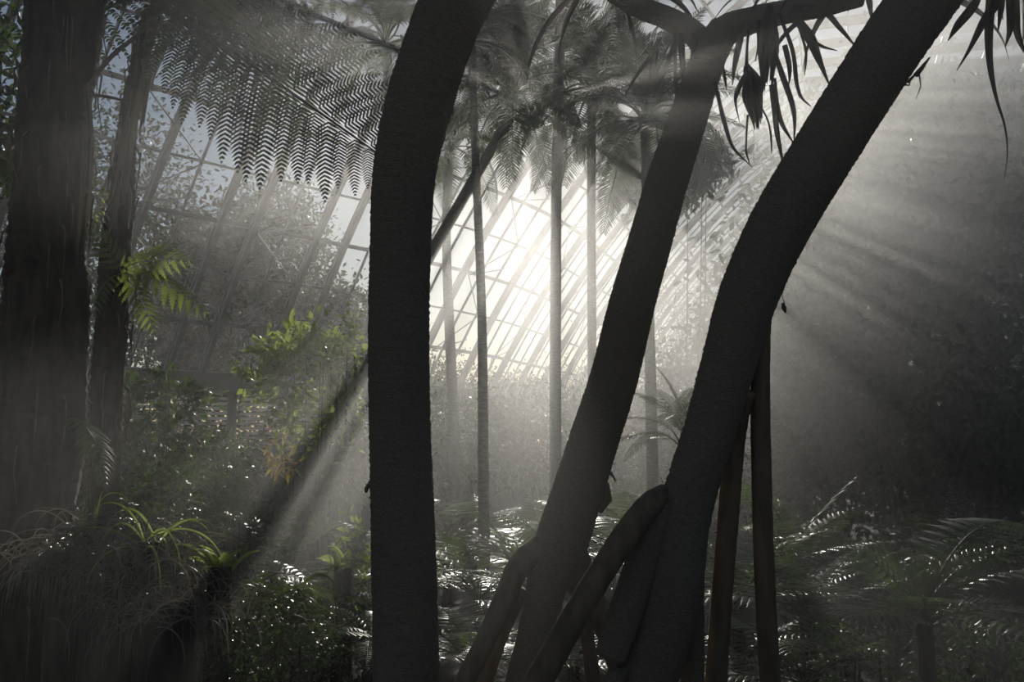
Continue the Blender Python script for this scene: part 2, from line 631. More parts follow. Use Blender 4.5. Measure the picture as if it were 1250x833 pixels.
def put_frond(name, me, base, tip, parent, normal=(0, 0, 1), width=1.0, stretch=1.0):
    """place a unit frond mesh from base to tip; parent is an Empty at parent.location without rotation"""
    base, tip = Vector(base), Vector(tip)
    x = tip - base
    Ln = x.length
    x.normalize()
    z = Vector(normal); z = z - x * z.dot(x)
    if z.length < 1e-3: z = x.orthogonal()
    z.normalize()
    yv = z.cross(x)
    mt = Matrix(((x.x * Ln, yv.x * Ln * width, z.x * Ln, base.x), (x.y * Ln, yv.y * Ln * width, z.y * Ln, base.y),
                 (x.z * Ln, yv.z * Ln * width, z.z * Ln, base.z), (0, 0, 0, 1)))
    o = bpy.data.objects.new(name, me)
    COL.objects.link(o)
    if parent is not None:
        o.parent = parent
        mt = Matrix.Translation(-parent.location) @ mt
    o.matrix_basis = mt
    return o


def local(mb, t):
    """shift collected world points into the frame of Empty t"""
    l0 = t.location
    mb.v = [(a - l0.x, b - l0.y, c - l0.z) for a, b, c in mb.v]
    return mb


FERN = [fern_mesh('fern_frond', a, i, droop=d) for i, (a, d) in enumerate(((.10, .3), (.16, .4), (.22, .5), (.06, .2)))]
FERNHI = fern_mesh('broad_fern_frond', .05, 44, 19, .30, 24, .12, .85, 'fern_dark', .33)
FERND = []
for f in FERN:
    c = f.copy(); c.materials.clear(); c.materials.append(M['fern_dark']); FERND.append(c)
PALM = [palm_mesh('palm_frond', a, 20 + i, droop=d) for i, (a, d) in enumerate(((.12, .35), (.2, .7), (.28, 1.0)))]


def crown(t, c, n, L, seed, meshes, el=(-.5, 1.1), name='frond', az0=0, width=1.0, azr=(0, 2 * math.pi), up=(0, 0, 1)):
    r = random.Random(seed)
    for i in range(n):
        a = azr[0] + (azr[1] - azr[0]) * ((i * .381966 * 1.0) % 1.0) + r.uniform(-.2, .2) + az0
        e = el[0] + (el[1] - el[0]) * ((i + .5) / n) + r.uniform(-.12, .12)
        ll = L * r.uniform(.82, 1.08)
        d = Vector((math.cos(a) * math.cos(e), math.sin(a) * math.cos(e), math.sin(e)))
        b = Vector(c) + d * .04
        put_frond(name, meshes[r.randrange(len(meshes))], b, b + d * ll, t, up, width)


def strap(pts, w, seed=0, fold=.35):
    """long leaf blade along points, half-folded along its midrib"""
    r = random.Random(seed)
    c = spline(pts, max(10, 5 * len(pts)))
    P, T, A, B = frame(c)
    n = len(P)
    mb = MB()
    ws = np.interp(np.linspace(0, 1, n), np.linspace(0, 1, len(w)), w)
    a0 = r.uniform(0, 6)
    view = np.array((0, 1, 0.1))
    for i in range(n):
        s = np.cross(T[i], view); s /= np.linalg.norm(s)
        k = np.cross(s, T[i])
        tw = .9 * math.sin(a0 + 2.2 * i / n)
        s2 = s * math.cos(tw) + k * math.sin(tw); k2 = np.cross(s2, T[i])
        h = ws[i] / 2 * 1.15
        mb.v += [tuple(P[i] - s2 * h), tuple(P[i] + k2 * h * fold * 2), tuple(P[i] + s2 * h)]
    for i in range(n - 1):
        q = i * 3
        mb.f += [(q, q + 1, q + 4, q + 3), (q + 1, q + 2, q + 5, q + 4)]
    return mb


def px_strap(t, poly, Y, wpx, m='dead', name='dead_leaf', dY=0.0, seed=0):
    pts = [at(a, b, Y + dY * i / (len(poly) - 1)) for i, (a, b) in enumerate(poly)]
    return local(strap(pts, [q / FPX * Y for q in wpx], seed), t).build(name, M[m], t)
# ------------------------------------------------------------------ the three screw pines close to the camera
def px_r(w, Y):
    return w / 2 / FPX * Y


def trunk_px(t, name, poly, Y, m='bark', dY=0.0, **kw):
    """poly: (px, py, width in pixels across the stem)"""
    n = len(poly)
    ys = [Y + dY * i / (n - 1) for i in range(n)]
    pts = [at(a, b, yy) for (a, b, w), yy in zip(poly, ys)]
    # even out the radii along the length
    d = [0]
    for p, q in zip(pts, pts[1:]): d.append(d[-1] + (q - p).length)
    rr = np.interp(np.linspace(0, d[-1], 40), d, [px_r(w, yy) for (a, b, w), yy in zip(poly, ys)])
    return local(bark_tube(pts, list(rr), **kw), t).build(name, M[m], t, True)


def strap_crown(t, c, n, L, seed, m='palm_leaf', w=.05, el=(-.9, 1.2)):
    r = random.Random(seed)
    for i in range(n):
        a = i * 2.39996 + r.uniform(-.2, .2)
        e = el[0] + (el[1] - el[0]) * (i + .5) / n
        p = Vector(c); pts = [p.copy()]
        ll = L * r.uniform(.8, 1.15)
        for k in range(8):
            p = p + Vector((math.cos(a) * math.cos(e), math.sin(a) * math.cos(e), math.sin(e))) * ll / 8
            e -= .09 + .035 * k
            e = max(e, -1.5)
            pts.append(p.copy())
        local(strap(pts, [w * .8, w, w * .9, w * .6, .004], i), t).build('leaf', M[m], t)


Y1 = 4.9
t = empty('screw_pine', at(494, 840, Y1) * 1, 'thick dark screw pine trunk standing alone, unbranched, curving right towards its top', 'tree', 'screw pines')
t.location.z = 0
trunk_px(t, 'trunk', [(496, 1180, 96), (496, 1000, 84), (496, 833, 78), (492, 650, 77), (488, 520, 74), (487, 420, 74), (489, 300, 74), (494, 210, 78),
                      (511, 130, 84), (536, 50, 84), (556, 0, 86), (590, -75, 86), (610, -130, 84)], Y1, seed=1, scar=.0075, lump=.012)
for i, (a, b, c, d) in enumerate(((546, 128, 552, 140), (452, 585, 447, 602))):
    mb = MB(); mb.tube([at(a - 4 if a > 500 else a + 4, b, Y1), at(c, d - 5, Y1), at(c, d, Y1)], [.014, .011, .007], 7)
    local(mb, t).build('leaf_scar_stub', M['bark'], t)
strap_crown(t, at(610, -135, Y1), 34, 1.25, 5, el=(.35, 1.3))

Y2 = 6.3
t = empty('screw_pine', at(668, 760, Y2), 'slimmer screw pine leaning right, forked near its top and hung with dead strap leaves', 'tree', 'screw pines')
t.location.z = 0
trunk_px(t, 'trunk', [(632, 1040, 70), (628, 920, 50), (639, 833, 42), (648, 798, 42), (659, 748, 42), (669, 710, 48), (682, 672, 66), (702, 610, 62), (724, 540, 60), (750, 460, 58), (772, 370, 56), (795, 290, 54), (815, 220, 52),
                      (838, 150, 48), (858, 90, 44), (872, 55, 42), (885, 35, 40)], Y2, seed=2, scar=.006, lump=.015)
trunk_px(t, 'branch', [(866, 70, 40), (885, 38, 38), (915, 26, 34), (955, 16, 30), (1000, 8, 28), (1050, -5, 26)], Y2, seed=12, scar=.005, seg=28)
trunk_px(t, 'branch', [(868, 70, 34), (848, 42, 30), (815, 22, 28), (770, 4, 26), (735, -20, 26)], Y2, dY=.5, seed=13, scar=.005, seg=28)
for i, (poly, dY) in enumerate((
        ([(690, 655, 44), (656, 673, 32), (634, 691, 29), (618, 725, 26), (606, 752, 25), (588, 792, 24), (565, 840, 24), (520, 960, 26), (490, 1040, 30)], -.25),
        ([(640, 720, 16), (622, 752, 17), (604, 796, 18), (590, 840, 20), (560, 960, 22), (545, 1040, 24)], .1),
        ([(628, 745, 10), (606, 790, 12), (580, 845, 13), (548, 930, 14), (530, 1040, 16)], .25),
        ([(694, 670, 40), (712, 700, 30), (728, 742, 28), (744, 780, 26), (760, 833, 26), (790, 940, 26), (810, 1040, 30)], .7),
        ([(692, 680, 30), (702, 712, 22), (712, 750, 17), (717, 780, 16), (724, 833, 19), (735, 930, 24), (740, 1040, 26)], .35))):
    trunk_px(t, 'prop_root', poly, Y2, 'root', dY, seed=30 + i, scar=.0025, ridge=.03, lump=.04, seg=26, step=.02)
mb = MB()
mb.tube([at(738, 585, Y2), at(746, 578, Y2), at(752, 588, Y2)], [.012, .014, .006], 6)
mb.tube([at(740, 590, Y2), at(742, 610, Y2), at(732, 624, Y2), at(726, 622, Y2)], [.02, .03, .022, .006], 7)
local(mb, t).build('leaf_scar_stub', M['bark'], t)
dl = [([(906, 30), (903, 50), (897, 79), (894, 104)], [7, 8, 6, 2]), ([(914, 36), (912, 62), (911, 90)], [5, 6, 7]),
      ([(909, 92), (900, 112), (898, 126), (903, 150)], [5, 6, 5, 1]), ([(928, 128), (937, 146), (941, 165), (942, 188)], [4, 4, 3, 1]),
      ([(913, 140), (911, 170), (911, 186), (915, 200)], [5, 4, 3, 1]), ([(942, 103), (948, 158), (952, 180), (956, 202)], [6, 7, 5, 1]),
      ([(944, 60), (956, 95), (967, 127), (970, 150), (969, 178)], [6, 7, 6, 4, 1]), ([(946, 95), (949, 130), (955, 152), (970, 177)], [6, 7, 5, 1]),
      ([(951, 15), (967, 58), (972, 98), (976, 120)], [8, 9, 6, 1]), ([(964, 12), (988, 45), (998, 69), (1014, 108)], [9, 12, 9, 1]),
      ([(969, 10), (1004, 13), (1025, 34), (1042, 54)], [8, 8, 6, 2]), ([(858, 33), (850, 62), (852, 84)], [7, 8, 3]),
      ([(870, 90), (884, 148), (895, 180), (918, 204)], [4, 5, 4, 1]), ([(880, 68), (884, 90), (887, 110)], [4, 5, 1]),
      ([(824, 40), (824, 70), (825, 101), (829, 152)], [6, 8, 8, 3]), ([(831, 40), (832, 60), (835, 101), (838, 128)], [6, 8, 8, 3]),
      ([(824, 40), (818, 70), (807, 96), (797, 120)], [5, 6, 5, 1]), ([(806, 45), (796, 66), (778, 91), (762, 118)], [5, 7, 6, 1]),
      ([(796, 50), (794, 76), (793, 103)], [4, 5, 1]), ([(803, 48), (802, 66), (800, 84)], [4, 4, 1]), ([(846, 40), (846, 70), (842, 96)], [5, 6, 1]),
      ([(975, 30), (984, 62), (982, 92)], [6, 6, 1]), ([(925, 25), (927, 48), (922, 75)], [6, 7, 2]), ([(958, 55), (964, 85), (962, 112)], [6, 6, 1]),
      ([(890, 40), (884, 58), (880, 82)], [6, 6, 1]), ([(972, 95), (978, 118), (990, 130)], [4, 3, 1]), ([(985, 40), (1000, 55), (1022, 62)], [5, 4, 1])]
for i, (p, w) in enumerate(dl):
    px_strap(t, p, Y2 - .1, w, 'dead', 'dead_leaf', .15, i)
for (top, mid, bot, hw, s0) in (((911, 80), (917, 122), (923, 154), 11, 3), ((940, 5), (938, 62), (936, 108), 10, 4)):
    mb = MB(); r = random.Random(s0)
    for k in range(16):
        o = r.uniform(-1, 1)
        st = strap([at(*top, Y2 - .1), at(mid[0] + o * hw * .8, mid[1] - 22, Y2 - .1 + r.uniform(-.05, .05)), at(mid[0] + o * hw, mid[1], Y2 - .1 + r.uniform(-.06, .06)),
                    at(bot[0] + o * hw * .7, bot[1] + r.uniform(-14, 6), Y2 - .1)], [q / FPX * Y2 for q in (6, 10, 9, 1)], k)
        n0 = len(mb.v); mb.v += st.v; mb.f += [tuple(n0 + q for q in f) for f in st.f]
    local(mb, t).build('dead_leaf_bundle', M['dead'], t)
strap_crown(t, at(1055, -12, Y2), 22, 1.0, 8, 'dead', el=(0, 1.2))
strap_crown(t, at(735, -26, Y2 + .5), 26, 1.0, 9, 'dead', el=(-.1, 1.2))

Y3 = 4.6
t = empty('screw_pine', at(820, 800, Y3), 'stoutest screw pine leaning far right on a cone of thick prop roots', 'tree', 'screw pines')
t.location.z = 0
trunk_px(t, 'trunk', [(740, 1080, 90), (768, 900, 80), (785, 833, 76), (797, 795, 78), (808, 750, 82), (819, 700, 80), (832, 640, 64), (846, 590, 62), (868, 520, 62), (890, 440, 66), (914, 360, 72), (950, 280, 76), (1000, 195, 78),
                      (1050, 115, 80), (1095, 45, 82), (1130, -5, 84), (1180, -80, 84)], Y3, seed=3, scar=.0065, lump=.012)
for i, (poly, dY, mm, cr) in enumerate((
        ([(812, 604, 26), (792, 618, 30), (768, 648, 32), (737, 694, 32), (702, 752, 32), (657, 833, 33), (590, 950, 40), (520, 1080, 44)], -.55, 'root', 0),
        ([(815, 612, 36), (797, 650, 40), (780, 700, 42), (762, 752, 42), (743, 806, 38)], -.15, 'bark', 1),
        ([(840, 615, 32), (843, 680, 32), (844, 750, 29), (845, 833, 28), (848, 960, 32), (850, 1080, 36)], .25, 'bark', 0),
        ([(912, 478, 20), (904, 500, 24), (896, 545, 25), (888, 640, 25), (880, 740, 25), (874, 833, 26), (862, 1000, 28), (856, 1080, 32)], .3, 'root', 0),
        ([(934, 340, 30), (929, 385, 25), (928, 440, 23), (928, 520, 24), (931, 640, 24), (935, 740, 24), (940, 833, 24), (948, 1000, 26), (952, 1080, 30)], .15, 'root', 0),
        ([(770, 812, 16), (756, 822, 22), (744, 838, 24), (715, 880, 26), (660, 960, 28), (600, 1080, 32)], -.5, 'bark', 0))):
    trunk_px(t, 'prop_root', poly, Y3, mm, dY, seed=50 + i, scar=.003, ridge=.025, lump=.04, seg=28, step=.016)
mb = MB()
mb.tube([at(904, 490, Y3 + .1), at(911, 496, Y3 + .1), at(920, 500, Y3 + .12), at(928, 515, Y3 + .12)], [.02, .014, .016, .01], 8)
local(mb, t).build('root_knot', M['bark'], t)
mb = MB()
mb.tube([at(950, 340, Y3), at(956, 350, Y3), at(955, 362, Y3), at(958, 372, Y3)], [.004, .003, .002, .003], 5)
mb.tube([at(955, 370, Y3), at(957, 376, Y3), at(959, 382, Y3)], [.005, .012, .004], 6)
local(mb, t).build('aerial_rootlet', M['root'], t)
mb = MB()
mb.tube([at(1118, 92, Y3), at(1126, 82, Y3), at(1135, 70, Y3)], [.014, .01, .004], 6)
mb.tube([at(1108, 100, Y3), at(1116, 92, Y3), at(1128, 84, Y3)], [.01, .006, .002], 5)
mb.tube([at(1122, 88, Y3), at(1124, 105, Y3), at(1118, 122, Y3)], [.004, .003, .001], 5)
mb.tube([at(1100, 104, Y3), at(1110, 104, Y3), at(1112, 96, Y3)], [.006, .004, .002], 5)
local(mb, t).build('leaf_scar_stub', M['bark'], t)
for i, (p, w) in enumerate((([(1200, -20), (1190, 5), (1170, 30), (1157, 50)], [14, 13, 9, 1]), ([(1222, -20), (1214, 5), (1199, 30), (1183, 61), (1168, 86)], [12, 12, 10, 5, 1]),
                            ([(1211, -20), (1208, 20), (1207, 50), (1209, 83), (1216, 119), (1227, 155), (1230, 188), (1226, 220)], [10, 10, 9, 8, 6, 4, 3, 1]),
                            ([(1231, -20), (1234, 28), (1227, 58)], [10, 9, 1]), ([(1240, -20), (1240, 20), (1243, 45), (1254, 70)], [9, 9, 7, 2]),
                            ([(1225, -20), (1222, 10), (1218, 40)], [8, 7, 1]), ([(1248, -20), (1252, 20), (1247, 60)], [10, 9, 2]))):
    px_strap(t, p, Y3 + .3, w, 'dead', 'dead_leaf', .1, 60 + i)
strap_crown(t, at(1185, -88, Y3), 34, 1.3, 10, 'dead', el=(.35, 1.3))

# ------------------------------------------------------------------ palms round the sun
def palm_tree(poly, Y, dY, c, n, L, seed, label, el=(-.6, 1.2), Yc=None):
    t = empty('feather_palm', at(poly[0][0], poly[0][1], Y), label, 'palm', 'slender feather palms in the mist')
    t.location.z = 0
    poly = [(poly[0][0], 530 + FPX * EYE / Y + 4, poly[0][2])] + poly[1:]
    trunk_px(t, 'trunk', poly, Y, 'palm_bark', dY, seed=seed, scar=.003, lump=.02, seg=20, step=.03, ringlen=.12)
    if n:
        crown(t, at(c[0], c[1], Yc or Y + dY), n, L, seed, PALM, el)
    return t


palm_tree([(250, 800, 22), (395, 540, 17), (525, 312, 14), (618, 150, 13)], 14.8, .8, (626, 114), 46, 1.75, 3, 'leaning palm whose dense dark crown hides the sun', (-1.1, 1.3))
palm_tree([(679, 800, 14), (678, 500, 14), (679, 250, 13), (683, 60, 13), (686, -60, 13)], 15.5, 0, (686, -66), 26, 1.8, 4, 'tallest straight pale palm stem, just under the sun', (-.7, 1.2))
palm_tree([(724, 800, 12), (723, 500, 11), (722, 300, 11), (722, 120, 11)], 16.5, 0, (722, 108), 34, 1.9, 5, 'straight palm to the right of the tall one, feathery crown at mid height', (-1.0, 1.2))
palm_tree([(592, 800, 15), (590, 560, 13), (588, 380, 11), (580, 180, 10), (576, 60, 10)], 12, 0, (575, 50), 20, 1.25, 6, 'thin palm in front of the leaning one, pale slender stem', (-.9, .7))
palm_tree([(478, 800, 16), (478, 400, 13), (477, 150, 12), (472, 66, 12)], 18, 0, (470, 55), 26, 1.7, 7, 'distant palm partly hidden behind the thick lone trunk', (-.8, 1.2))
palm_tree([(556, 800, 16), (556, 640, 15), (552, 480, 13), (545, 300, 11), (548, 190, 11)], 17.5, 0, (548, 180), 22, 1.5, 8, 'shadowy palm close to the right edge of the thick lone trunk', (-1.0, 1.0))
palm_tree([(800, 800, 16), (795, 500, 14), (790, 300, 12), (788, 160, 12)], 14, 0, (788, 150), 34, 1.6, 9, 'palm with bushy crown behind the slimmer leaning screw pine', (-1.1, 1.1))
palm_tree([(836, 800, 15), (838, 640, 14), (834, 560, 14)], 11, 0, (834, 548), 18, .9, 11, 'low palm with yellow green fronds between the two leaning screw pines', (-.4, 1.2))
# ------------------------------------------------------------------ tree ferns at the left
def fibre_trunk(t, poly, Y, seed, strands=60, dY=0):
    o = trunk_px(t, 'trunk', poly, Y, 'fibre', dY, seed=seed, scar=.02, lump=.10, ridge=.05, seg=40, step=.02, ringlen=.11)
    r = random.Random(seed)
    pts = [at(a, b, Y) for a, b, w in poly]; rad = [px_r(w, Y) for a, b, w in poly]
    mb = MB()
    for k in range(strands):
        q = r.uniform(0, len(pts) - 1.2); i = int(q); f = q - i
        c = pts[i].lerp(pts[i + 1], f); rr = rad[i] * (1 - f) + rad[i + 1] * f
        a = r.uniform(0, 6.283)
        d = Vector((math.cos(a), math.sin(a), 0))
        p = c + d * rr
        ln = r.uniform(.2, .6)
        mb.tube([p, p + d * .05 + Vector((0, 0, -.05)), p + d * r.uniform(.02, .09) + Vector((0, 0, -ln * .5)), p + d * r.uniform(0, .05) + Vector((r.uniform(-.04, .04), 0, -ln))],
                [.012, .009, .007, .003], 4)
    local(mb, t).build('fibre_strand', M['strand'], t)['kind'] = 'stuff'
    return o


YL = 8.0
t = empty('tree_fern', at(14, 800, YL), 'massive shaggy dark tree fern trunk, broadest trunk at the left', 'tree fern', 'tree ferns')
t.location.z = 0
fibre_trunk(t, [(0, 930, 140), (12, 800, 110), (30, 650, 108), (46, 500, 112), (56, 380, 100), (60, 260, 84), (66, 150, 84), (78, 30, 90), (86, -60, 96), (90, -120, 90)], YL, 71, 110)
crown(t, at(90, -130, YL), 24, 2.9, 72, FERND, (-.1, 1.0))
for i, (p, w) in enumerate((([(100, 90), (104, 160), (100, 240), (92, 330)], [5, 7, 6, 3]), ([(95, 60), (92, 160), (88, 250)], [6, 7, 4]), ([(108, 100), (112, 180), (108, 270)], [4, 5, 2]),
                            ([(104, 110), (135, 70), (165, 45), (190, 20)], [4, 5, 5, 3]), ([(106, 116), (130, 118), (156, 124)], [4, 4, 2]))):
    px_strap(t, p, YL - .1, w, 'dead', 'dead_stipe', 0, 80 + i)

YT = 9.5
t = empty('tree_fern', at(128, 800, YT), 'slender tree fern with a skirt of dead fronds beside the shaggy trunk', 'tree fern', 'tree ferns')
t.location.z = 0
fibre_trunk(t, [(118, 860, 40), (124, 700, 34), (130, 520, 34), (136, 400, 38), (142, 300, 34), (150, 220, 26), (158, 140, 22), (168, 90, 20), (180, 40, 20), (188, 10, 22)], YT, 73, 70)
c0 = at(190, 4, YT)
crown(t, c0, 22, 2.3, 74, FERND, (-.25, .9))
for i, (p, w) in enumerate((([(174, 92), (165, 140), (155, 200), (150, 250)], [5, 9, 10, 3]), ([(182, 95), (176, 130), (170, 165)], [4, 6, 1]), ([(160, 110), (150, 170), (140, 230), (128, 262)], [4, 6, 5, 2]),
                            ([(178, 88), (174, 120), (176, 150)], [5, 5, 1]), ([(150, 200), (158, 240), (156, 280)], [8, 9, 2]), ([(146, 220), (140, 260), (142, 320)], [8, 9, 2]))):
    px_strap(t, p, YT - .15, w, 'dead', 'dead_frond', 0, 90 + i)

toc = (Vector((0, 0, EYE)) - c0).normalized()
for (a, b, yy, mi, cf) in ((490, 208, 8.6, 3, 1.2), (446, 62, 9.6, 0, .5), (345, 120, 8.6, 1, .4), (280, 130, 8.8, 2, .3), (400, 10, 9.4, 0, .5), (330, 50, 9.6, 1, .3), (380, 165, 10.4, 2, .6), (300, 150, 10.3, 1, .3), (240, 120, 7.6, 2, .2)):
    put_frond('frond', FERNHI if a == 490 else FERND[mi], c0, at(a, b, yy), t, (toc * cf + Vector((0, 0, 1 - cf * .7))), 1.0)

LOBED = fern_mesh('lobed_frond', .12, 61, 10, .34, 9, .5, .62, 'vine', .52)
t = empty('staghorn_fern', at(146, 330, YT - .1), 'sunlit green fern perched on the slender tree fern trunk', 'fern', 'perched ferns')
for i, (a, b, yy, nrm) in enumerate(((232, 318, 9.0, (0, -.9, .5)), (214, 296, 9.7, (0, -.6, .8)), (252, 382, 9.2, (.2, -.5, .8)), (226, 352, 9.6, (0, -.3, 1)), (188, 404, 9.3, (.6, -.7, .4)),
                                     (100, 268, 9.1, (0, -.7, .7)), (112, 388, 9.1, (-.5, -.7, .5)))):
    put_frond('frond', LOBED, at(148, 334, YT - .15), at(a, b, yy), t, nrm, .9)
# fronds lit green on the shaggy trunk
t = empty('hanging_fern', at(88, 515, YL - .3), 'bright narrow fern frond hanging from the shaggy trunk', 'fern', 'perched ferns')
for i, (a, b, yy) in enumerate(((130, 592, 7.4), (112, 560, 7.5), (128, 545, 7.6))):
    put_frond('frond', FERN[(i + 1) % 4], at(84, 512, YL - .35), at(a, b, yy), t, (0.6, -.3, .7), 1.0)

# ------------------------------------------------------------------ shrubs and vines
def shrub(name, label, c, rx, ry, rz, n, ll, seed, m='gloss', cat='shrub', group=None, lw=.45, stems=5, ground=True, clump=10, jit=.35):
    """stems from the ground that carry clumps of leaves inside an ellipsoid"""
    r = np.random.RandomState(seed)
    c = Vector(c)
    t = empty(name, (c.x, c.y, 0 if ground else c.z), label, cat, group)
    mb = MB(); hubs = []
    for k in range(stems):
        d = r.normal(size=3); d /= np.linalg.norm(d)
        e = c + Vector((d[0] * rx * .7, d[1] * ry * .7, abs(d[2]) * rz * .6))
        b = Vector((c.x + d[0] * .15, c.y + d[1] * .15, 0.0 if ground else c.z - rz * .6))
        mid = b.lerp(e, .5) + Vector((d[0], d[1], 0)) * rx * .15
        mb.tube(spline([b, mid, e], 12), list(np.linspace(.022, .006, 12) * max(1, rx)), 6)
    local(mb, t).build('stem', M['stem'], t, True)
    hubs = r.normal(size=(max(3, n // clump), 3)); hubs /= np.linalg.norm(hubs, axis=1)[:, None]
    hubs *= (r.uniform(.35, 1, len(hubs)) ** .5)[:, None]
    H = np.repeat(hubs, clump, 0)
    P = H + r.normal(size=H.shape) * (.16 * jit / .35)
    P = P * np.array((rx, ry, rz)) + np.array(tuple(c))
    P[:, 2] = np.maximum(P[:, 2], .05)
    D = r.normal(size=P.shape) * .8 + H * .8; D[:, 2] -= .1
    Nn = r.normal(size=P.shape) * .55 + np.array((0, 0, 1.0))
    L = ll * r.uniform(.6, 1.2, len(P))
    lm = MB(); leaves(lm, P, D, Nn, L, L * lw)
    local(lm, t).build('foliage', M[m], t)
    return t


def sh_px(name, label, px, py, Y, wpx, hpx, n, ll, seed, **kw):
    k = Y / FPX
    return shrub(name, label, at(px, py, Y), wpx * k / 2, wpx * k / 2 * .8, hpx * k / 2, n, ll, seed, **kw)


G1 = 'understory shrubs'
sh_px('vine_tree', 'vine clad small tree, lime leaves catching the sun, beside the thick lone trunk', 372, 470, 14, 120, 150, 1500, .13, 101, m='vine', cat='tree', stems=8, lw=.55)
sh_px('climbing_vine', 'yellow green climber crowning the misty vine clad tree', 392, 430, 14.6, 90, 50, 420, .14, 102, m='lime', cat='vine', group=None, ground=False, lw=.7)
sh_px('climbing_vine', 'leafy climber trailing down close to the thick trunk in pale light', 426, 470, 13.5, 36, 170, 420, .11, 103, m='vine', cat='vine', ground=False)
sh_px('climbing_vine', 'lime leaved sprig poking out from the vine tree towards the window sill', 318, 445, 14, 50, 50, 110, .14, 104, m='lime', cat='vine', ground=False, lw=.75)
sh_px('shrub', 'dark broad leaved shrub under the window sill, leaf tips glinting', 178, 490, 14, 150, 70, 700, .16, 105, group=G1, stems=7, lw=.55)
sh_px('shrub', 'glossy shrub behind the louvre vents, thin twiggy leaves', 255, 560, 15, 110, 60, 420, .17, 106, group=G1, lw=.25)
sh_px('shrub', 'small leaved glossy bush at bottom, sprinkled with white glints', 330, 790, 6.6, 160, 120, 3400, .035, 107, group=G1, lw=.6, stems=9)
sh_px('shrub', 'dark glossy bush between the sedge clump and the glinting bush', 232, 800, 7.2, 130, 110, 2200, .045, 108, group=G1, lw=.55, stems=7)
sh_px('shrub', 'loose bush left of the thick trunk foot with broad shining leaves', 425, 800, 8.5, 90, 130, 800, .07, 109, group=G1)
sh_px('shrub', 'shadowy shrub behind the bromeliad, few lime leaves', 300, 650, 11, 130, 110, 900, .10, 110, group=G1)
sh_px('shrub', 'upright leafy shrub beside thick trunk, lime leaves at its side', 432, 690, 10, 44, 120, 260, .10, 111, m='vine', group=G1)
sh_px('shrub', 'dim misty bush below the hanging fern', 175, 610, 12, 170, 110, 1100, .12, 112, group=G1)
sh_px('shrub', 'speckled bush low at right beneath the fern fronds', 1062, 800, 6.5, 80, 90, 380, .04, 113, group=G1)
sh_px('shrub', 'dark bush filling the lower right corner', 1210, 830, 8, 200, 140, 1700, .07, 114, group=G1)
sh_px('shrub', 'dark bush between the fern bank and the straight prop root', 1000, 830, 8, 170, 130, 1300, .06, 115, group=G1)
sh_px('leafy_tree', 'dark leafy tree in the top left corner behind the shaggy trunk', 20, 110, 10, 130, 260, 1500, .14, 116, cat='tree', stems=8)
sh_px('shrub', 'sprig of green leaves clinging beside the shaggy trunk', 112, 250, 8.4, 24, 60, 60, .07, 117, m='lime', ground=False)
t = sh_px('amber_vine', 'amber and green leaves hanging under the vine clad tree', 345, 560, 13.6, 52, 40, 110, .2, 118, m='amber', cat='vine', ground=False, lw=.2)

# ------------------------------------------------------------------ sedges and strap-leaved plants
def tuft(name, label, c, n, L, seed, m, w=.012, cat='plant', group=None, el=(.5, 1.4), droop=.16, spread=.15, bend=None):
    r = random.Random(seed)
    t = empty(name, (c[0], c[1], 0), label, cat, group)
    z0 = c[2]
    mb = MB()
    for i in range(n):
        a = r.uniform(0, 6.283); e = r.uniform(*el)
        p = Vector(c) + Vector((r.gauss(0, spread), r.gauss(0, spread), r.uniform(-.05, .05)))
        pts = [p.copy()]; ll = L * r.uniform(.55, 1.15)
        for k in range(7):
            p = p + Vector((math.cos(a) * math.cos(e), math.sin(a) * math.cos(e), math.sin(e))) * ll / 7
            e = max(-1.45, e - droop * (1 + .35 * k)); pts.append(p.copy())
        st = strap(pts, [w * .8, w, w * .8, w * .1], i, .25)
        n0 = len(mb.v); mb.v += st.v; mb.f += [tuple(n0 + q for q in f) for f in st.f]
    local(mb, t).build('blade', M[m], t)
    if z0 > .25:
        b = MB(); b.tube([(c[0], c[1], 0), (c[0], c[1], z0 + .05)], [.09 + spread * .5, .06 + spread * .5], 10)
        local(b, t).build('stock', M['fibre'], t, True)
    return t


G2 = 'strap leaved plants'
tuft('sedge', 'large drooping clump of dry grey sedge, arching blades', at(150, 690, 6.5), 380, .75, 201, 'sedge', .008, 'sedge', 'sedges', (.2, 1.4), .22, .22)
tuft('sedge', 'low mat of tangled pale sedge beside the shaggy trunk', at(85, 680, 6.8), 170, .5, 202, 'sedge', .010, 'sedge', 'sedges', (-.2, .9), .25, .16)
tuft('sedge', 'dim dry sedge clump at bottom edge below the large one', at(205, 745, 6.2), 170, .65, 203, 'sedge', .009, 'sedge', 'sedges', (.1, 1.3), .24, .22)
tuft('strap_plant', 'fresh green arching blades rising over the dry sedge', at(185, 672, 6.3), 14, .7, 204, 'lime', .013, 'plant', G2, (.35, 1.2), .14, .04)
tuft('strap_plant', 'bright green upright bromeliad in front of the dark shrubs', at(268, 702, 6.5), 14, .26, 205, 'lime', .035, 'plant', G2, (.6, 1.5), .08, .03)
tuft('strap_plant', 'single stiff green blade standing over the sedge', at(115, 660, 6.6), 3, .26, 206, 'lime', .016, 'plant', G2, (1.4, 1.55), .01, .01)
tuft('strap_plant', 'strap leaved plant with silvery highlights beside glinting bush', at(345, 745, 7.6), 46, .6, 207, 'gloss', .03, 'plant', G2, (.3, 1.3), .17, .06)
tuft('strap_plant', 'small lime green tuft left of the thick trunk', at(418, 700, 9.0), 12, .36, 208, 'lime', .035, 'plant', G2, (.5, 1.5), .1, .03)
tuft('strap_plant', 'misty fan of thin leaves behind the dark shadow', at(395, 660, 11), 34, .75, 209, 'gloss', .025, 'plant', G2, (.2, 1.3), .14, .05)

# ------------------------------------------------------------------ ferns of the understory
G3 = 'understory ferns'


